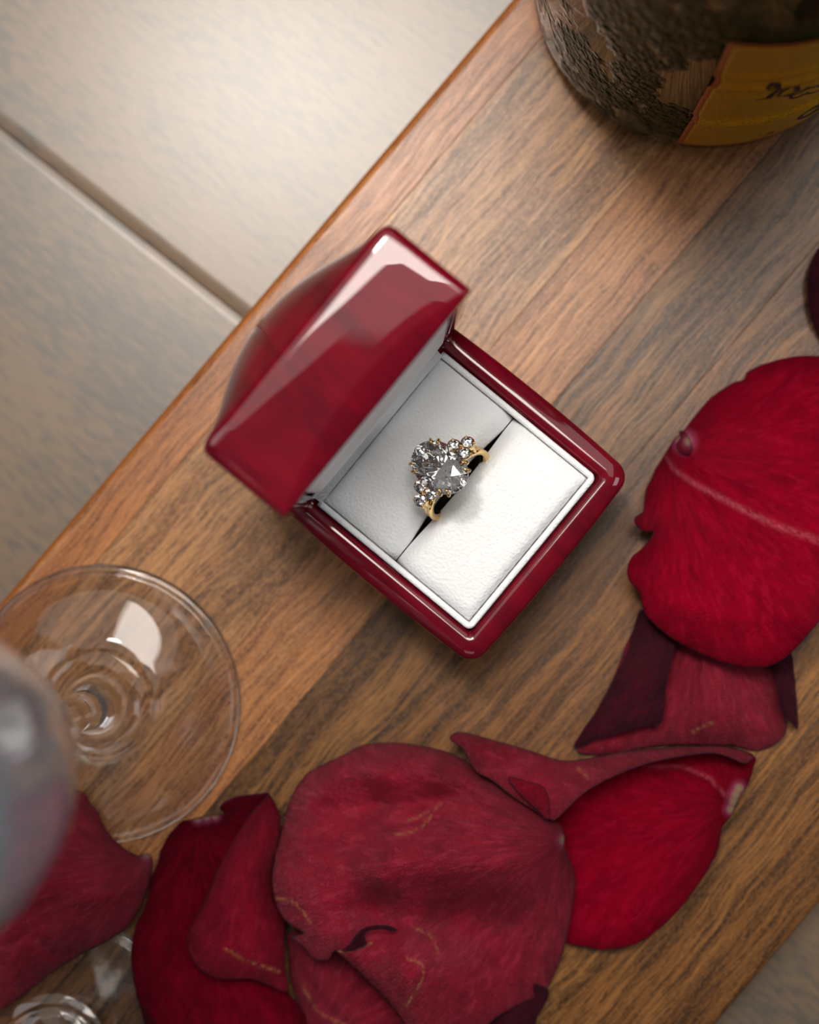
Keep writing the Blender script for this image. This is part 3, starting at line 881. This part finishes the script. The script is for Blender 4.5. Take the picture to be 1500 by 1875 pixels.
# --- folded petal lower right of centre
petal('large curled petal with a long folded-over lip and yellow-white claw at its right tip', [
    patch([(1040, 1400), (1120, 1385), (1185, 1378), (1302, 1372), (1379, 1383), (1380, 1405), (1372, 1432), (1352, 1467), (1339, 1495), (1323, 1516), (1314, 1559),
           (1283, 1614), (1234, 1676), (1173, 1725), (1112, 1739), (1069, 1734), (1036, 1724), (1020, 1690), (1008, 1600), (1010, 1500), (1010, 1440)],
          [(1040, 1400, 3), (1185, 1378, 4), (1302, 1372, 6), (1379, 1383, 8), (1352, 1467, 7), (1323, 1516, 6), (1283, 1614, 6.0), (1173, 1725, 5), (1112, 1739, 4), (1036, 1724, 3),
           (1010, 1500, 1.5), (1150, 1600, 2.2), (1230, 1500, 3), (1120, 1500, 1.5), (1240, 1420, 3), (1220, 1620, 3.5), (1100, 1680, 2.2), (1010, 1600, 1.5)],
          0, (1342, 1470), claws=[(1354, 1444, 13), (1349, 1456, 14), (1345, 1468, 14), (1340, 1482, 13)], bumps=[([(1175, 1402), (1250, 1402), (1300, 1425), (1330, 1460)], .9, 7)], ribs=[([(1335, 1465), (1300, 1425), (1250, 1404), (1180, 1404)], 3)]),
    patch([(824, 1348), (846, 1341), (909, 1357), (971, 1375), (1032, 1393), (1093, 1386), (1155, 1375), (1247, 1368), (1320, 1367), (1357, 1374), (1380, 1384),
           (1364, 1398), (1334, 1386), (1302, 1379), (1247, 1385), (1185, 1398), (1124, 1422), (1069, 1453), (1021, 1498), (1005, 1500), (971, 1480),
           (934, 1455), (903, 1430), (872, 1412), (858, 1388), (848, 1370), (828, 1358)],
          [(824, 1348, 9), (909, 1357, 8), (1032, 1393, 8), (1155, 1375, 8), (1247, 1368, 9), (1380, 1384, 9.5), (1334, 1386, 13), (1247, 1385, 13), (1185, 1398, 14),
           (1069, 1453, 17), (1012, 1500, 18.5), (934, 1455, 18), (872, 1412, 16.5), (850, 1370, 13), (950, 1410, 13.5), (1040, 1430, 14.0)],
          1, (1342, 1470), scars=[[(1060, 1406), (1078, 1425)]], wave=.5),
    patch([(931, 1423), (965, 1430), (1000, 1446), (1005, 1500), (985, 1485), (960, 1462), (940, 1440)],
          [(931, 1423, 17.3), (1000, 1446, 18.4), (1005, 1500, 19.6), (960, 1462, 19.2)], 3, (1342, 1470), step=4, wave=.1)])

# --- central big petal
petal('largest crinkled petal, satiny back up, at the bottom centre with a torn lower lobe', [
    patch([(520, 1504), (530, 1470), (545, 1440), (569, 1412), (621, 1387), (658, 1367), (695, 1360), (744, 1362), (799, 1372), (842, 1387), (880, 1415), (930, 1455),
           (975, 1482), (1008, 1500), (1024, 1508), (1034, 1528), (1033, 1550), (1046, 1580), (1053, 1614), (1046, 1676), (1033, 1737), (1020, 1774), (996, 1815), (946, 1841), (903, 1868),
           (850, 1910), (760, 1925), (744, 1880), (713, 1838), (664, 1787), (625, 1750), (612, 1742), (600, 1758), (572, 1754), (550, 1728), (532, 1716), (556, 1710), (533, 1694), (511, 1670), (499, 1627), (501, 1584), (511, 1535)],
          [(695, 1360, 6), (569, 1412, 6), (842, 1387, 7), (700, 1420, 11), (800, 1425, 12), (600, 1445, 9), (690, 1468, 7.5), (800, 1462, 9.0), (900, 1452, 11.5), (511, 1535, 7),
           (620, 1545, 11), (760, 1530, 13.5), (900, 1530, 14), (1020, 1520, 11), (1050, 1610, 7), (580, 1620, 14), (700, 1610, 17), (820, 1600, 17), (920, 1595, 15.5), (499, 1627, 9),
           (560, 1700, 12), (690, 1665, 9), (830, 1675, 6.5), (950, 1685, 6.5), (1030, 1740, 6), (640, 1705, 13.5), (740, 1710, 13.0), (850, 1760, 9), (620, 1742, 13.5), (664, 1790, 12),
           (750, 1790, 15.5), (850, 1830, 9), (713, 1838, 11), (946, 1841, 5), (760, 1900, 10), (996, 1815, 4.5), (903, 1868, 6)],
          1, (1032, 1535), claws=[(1034, 1538, 14)], step=5, zs=2.0, zo=-7.5,
          scars=[[(505, 1645), (535, 1650), (555, 1668), (570, 1690)], [(745, 1505), (800, 1480), (808, 1470)], [(725, 1530), (765, 1520), (790, 1495)], [(745, 1755), (775, 1770), (765, 1810), (742, 1842)], [(760, 1700), (790, 1715), (802, 1745)], [(622, 1741), (650, 1738), (680, 1728)]],
          bumps=[([(860, 1448), (800, 1462), (730, 1470), (660, 1478), (590, 1476)], -1.0, 14), ([(885, 1470), (845, 1510), (810, 1550)], -.35, 4), ([(640, 1690), (720, 1660), (800, 1640), (900, 1620)], .8, 16),
                 ([(640, 1745), (690, 1790), (735, 1850)], .9, 9), ([(560, 1560), (650, 1590), (740, 1570)], .5, 12), ([(520, 1520), (535, 1545), (550, 1555)], -.4, 4)], wave=.6),
    # dark curled lip of the tear
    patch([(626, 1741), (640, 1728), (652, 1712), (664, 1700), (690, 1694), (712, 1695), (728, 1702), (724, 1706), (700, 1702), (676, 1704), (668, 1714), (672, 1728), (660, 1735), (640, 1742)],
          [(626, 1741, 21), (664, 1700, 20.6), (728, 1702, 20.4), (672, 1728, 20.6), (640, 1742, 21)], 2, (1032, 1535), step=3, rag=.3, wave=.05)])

# --- petals showing beneath the big one
petal('dark crinkled petal showing below the torn lobe of the largest petal', [
    patch([(532, 1705), (600, 1720), (680, 1770), (760, 1840), (790, 1920), (700, 1950), (600, 1930), (560, 1880), (534, 1800), (529, 1750)],
          [(532, 1705, 5), (680, 1770, 5), (790, 1920, 2), (600, 1930, 1), (534, 1800, 2.5), (600, 1790, 6.5), (660, 1850, 6), (700, 1950, 1)], 1, (540, 1960),
          scars=[[(555, 1800), (580, 1850), (640, 1880)]], bumps=[([(560, 1790), (600, 1850), (660, 1890)], -.8, 8)], wave=.8)])
petal('small dark petal tip peeking out right below the largest petal', [
    patch([(1001, 1808), (1002, 1830), (985, 1860), (970, 1900), (900, 1920), (870, 1880), (920, 1830), (960, 1800)],
          [(1001, 1808, 2.5), (985, 1860, 1), (900, 1920, 1), (870, 1880, 1), (950, 1850, 2.2), (960, 1800, 1.6)], 2, (880, 1930))])

# --- left folded petal
petal('upright folded petal with a pale yellow claw, between the glass foot and the largest petal', [
    patch([(352, 1500), (331, 1505), (310, 1529), (295, 1554), (289, 1579), (281, 1598), (265, 1661), (248, 1695), (240, 1744), (242, 1781), (252, 1827), (265, 1875), (285, 1940), (420, 1970),
           (550, 1940), (566, 1880), (552, 1845), (528, 1815), (515, 1760), (505, 1680), (496, 1600), (505, 1540), (505, 1480), (492, 1454), (475, 1454), (438, 1457), (413, 1467), (402, 1480), (412, 1490), (385, 1492)],
          [(352, 1500, 5.5), (310, 1529, 4.5), (281, 1598, 3.5), (240, 1744, 3.5), (265, 1875, 2), (285, 1940, 1), (550, 1940, 1), (552, 1845, 2.5), (515, 1760, 2), (496, 1600, 2.5), (505, 1480, 7),
           (492, 1454, 10), (438, 1457, 9), (402, 1480, 7), (400, 1600, 2.5), (330, 1700, 5), (350, 1850, 4.5), (450, 1850, 5.5), (450, 1520, 4.5), (430, 1700, 2)],
          4, (360, 1495), claws=[(362, 1498, 11), (378, 1495, 11), (394, 1493, 10)], wave=.4),
    patch([(492, 1457), (506, 1475), (514, 1513), (503, 1566), (498, 1616), (508, 1661), (521, 1680), (521, 1761), (528, 1816), (488, 1803), (455, 1793), (409, 1794), (380, 1785),
           (351, 1757), (344, 1715), (360, 1678), (384, 1628), (401, 1587), (426, 1542), (455, 1496), (480, 1467)],
          [(492, 1457, 11), (514, 1513, 7.5), (498, 1616, 6), (521, 1680, 5.5), (528, 1816, 5.5), (455, 1793, 8.5), (380, 1785, 8.5), (344, 1715, 9), (384, 1628, 9.5), (426, 1542, 10), (455, 1496, 10.5),
           (450, 1640, 12), (440, 1720, 12), (480, 1560, 10.5), (490, 1740, 9.5)],
          3, (492, 1440), scars=[[(412, 1736), (450, 1758), (510, 1778)]], bumps=[([(400, 1740), (470, 1750), (520, 1790)], .5, 14)], wave=.4)])

# --- leftmost petal under the glass bowl
petal('crinkled petal in the lower left corner, seen partly through the glass bowl', [
    patch([(150, 1450), (165, 1470), (178, 1488), (198, 1525), (223, 1550), (250, 1566), (262, 1564), (272, 1563), (280, 1578), (273, 1616), (256, 1661), (231, 1699), (186, 1728), (124, 1761), (83, 1790),
           (41, 1823), (0, 1852), (-60, 1890), (-140, 1830), (-170, 1680), (-100, 1540), (0, 1470), (90, 1436)],
          [(150, 1450, 6), (198, 1525, 4.5), (250, 1566, 4), (280, 1578, 4.5), (256, 1661, 4.5), (186, 1728, 5), (83, 1790, 6), (0, 1852, 6), (-140, 1830, 4), (-170, 1680, 4), (0, 1470, 5), (90, 1436, 6),
           (120, 1560, 12), (200, 1620, 11.5), (60, 1660, 14), (130, 1690, 12), (-40, 1650, 12), (20, 1760, 11.5)],
          1, (270, 1572), claws=[(268, 1564, 11)], bumps=[([(40, 1700), (90, 1745), (140, 1750)], -.9, 12), ([(120, 1640), (180, 1650), (240, 1630)], .5, 10)], wave=.8)])
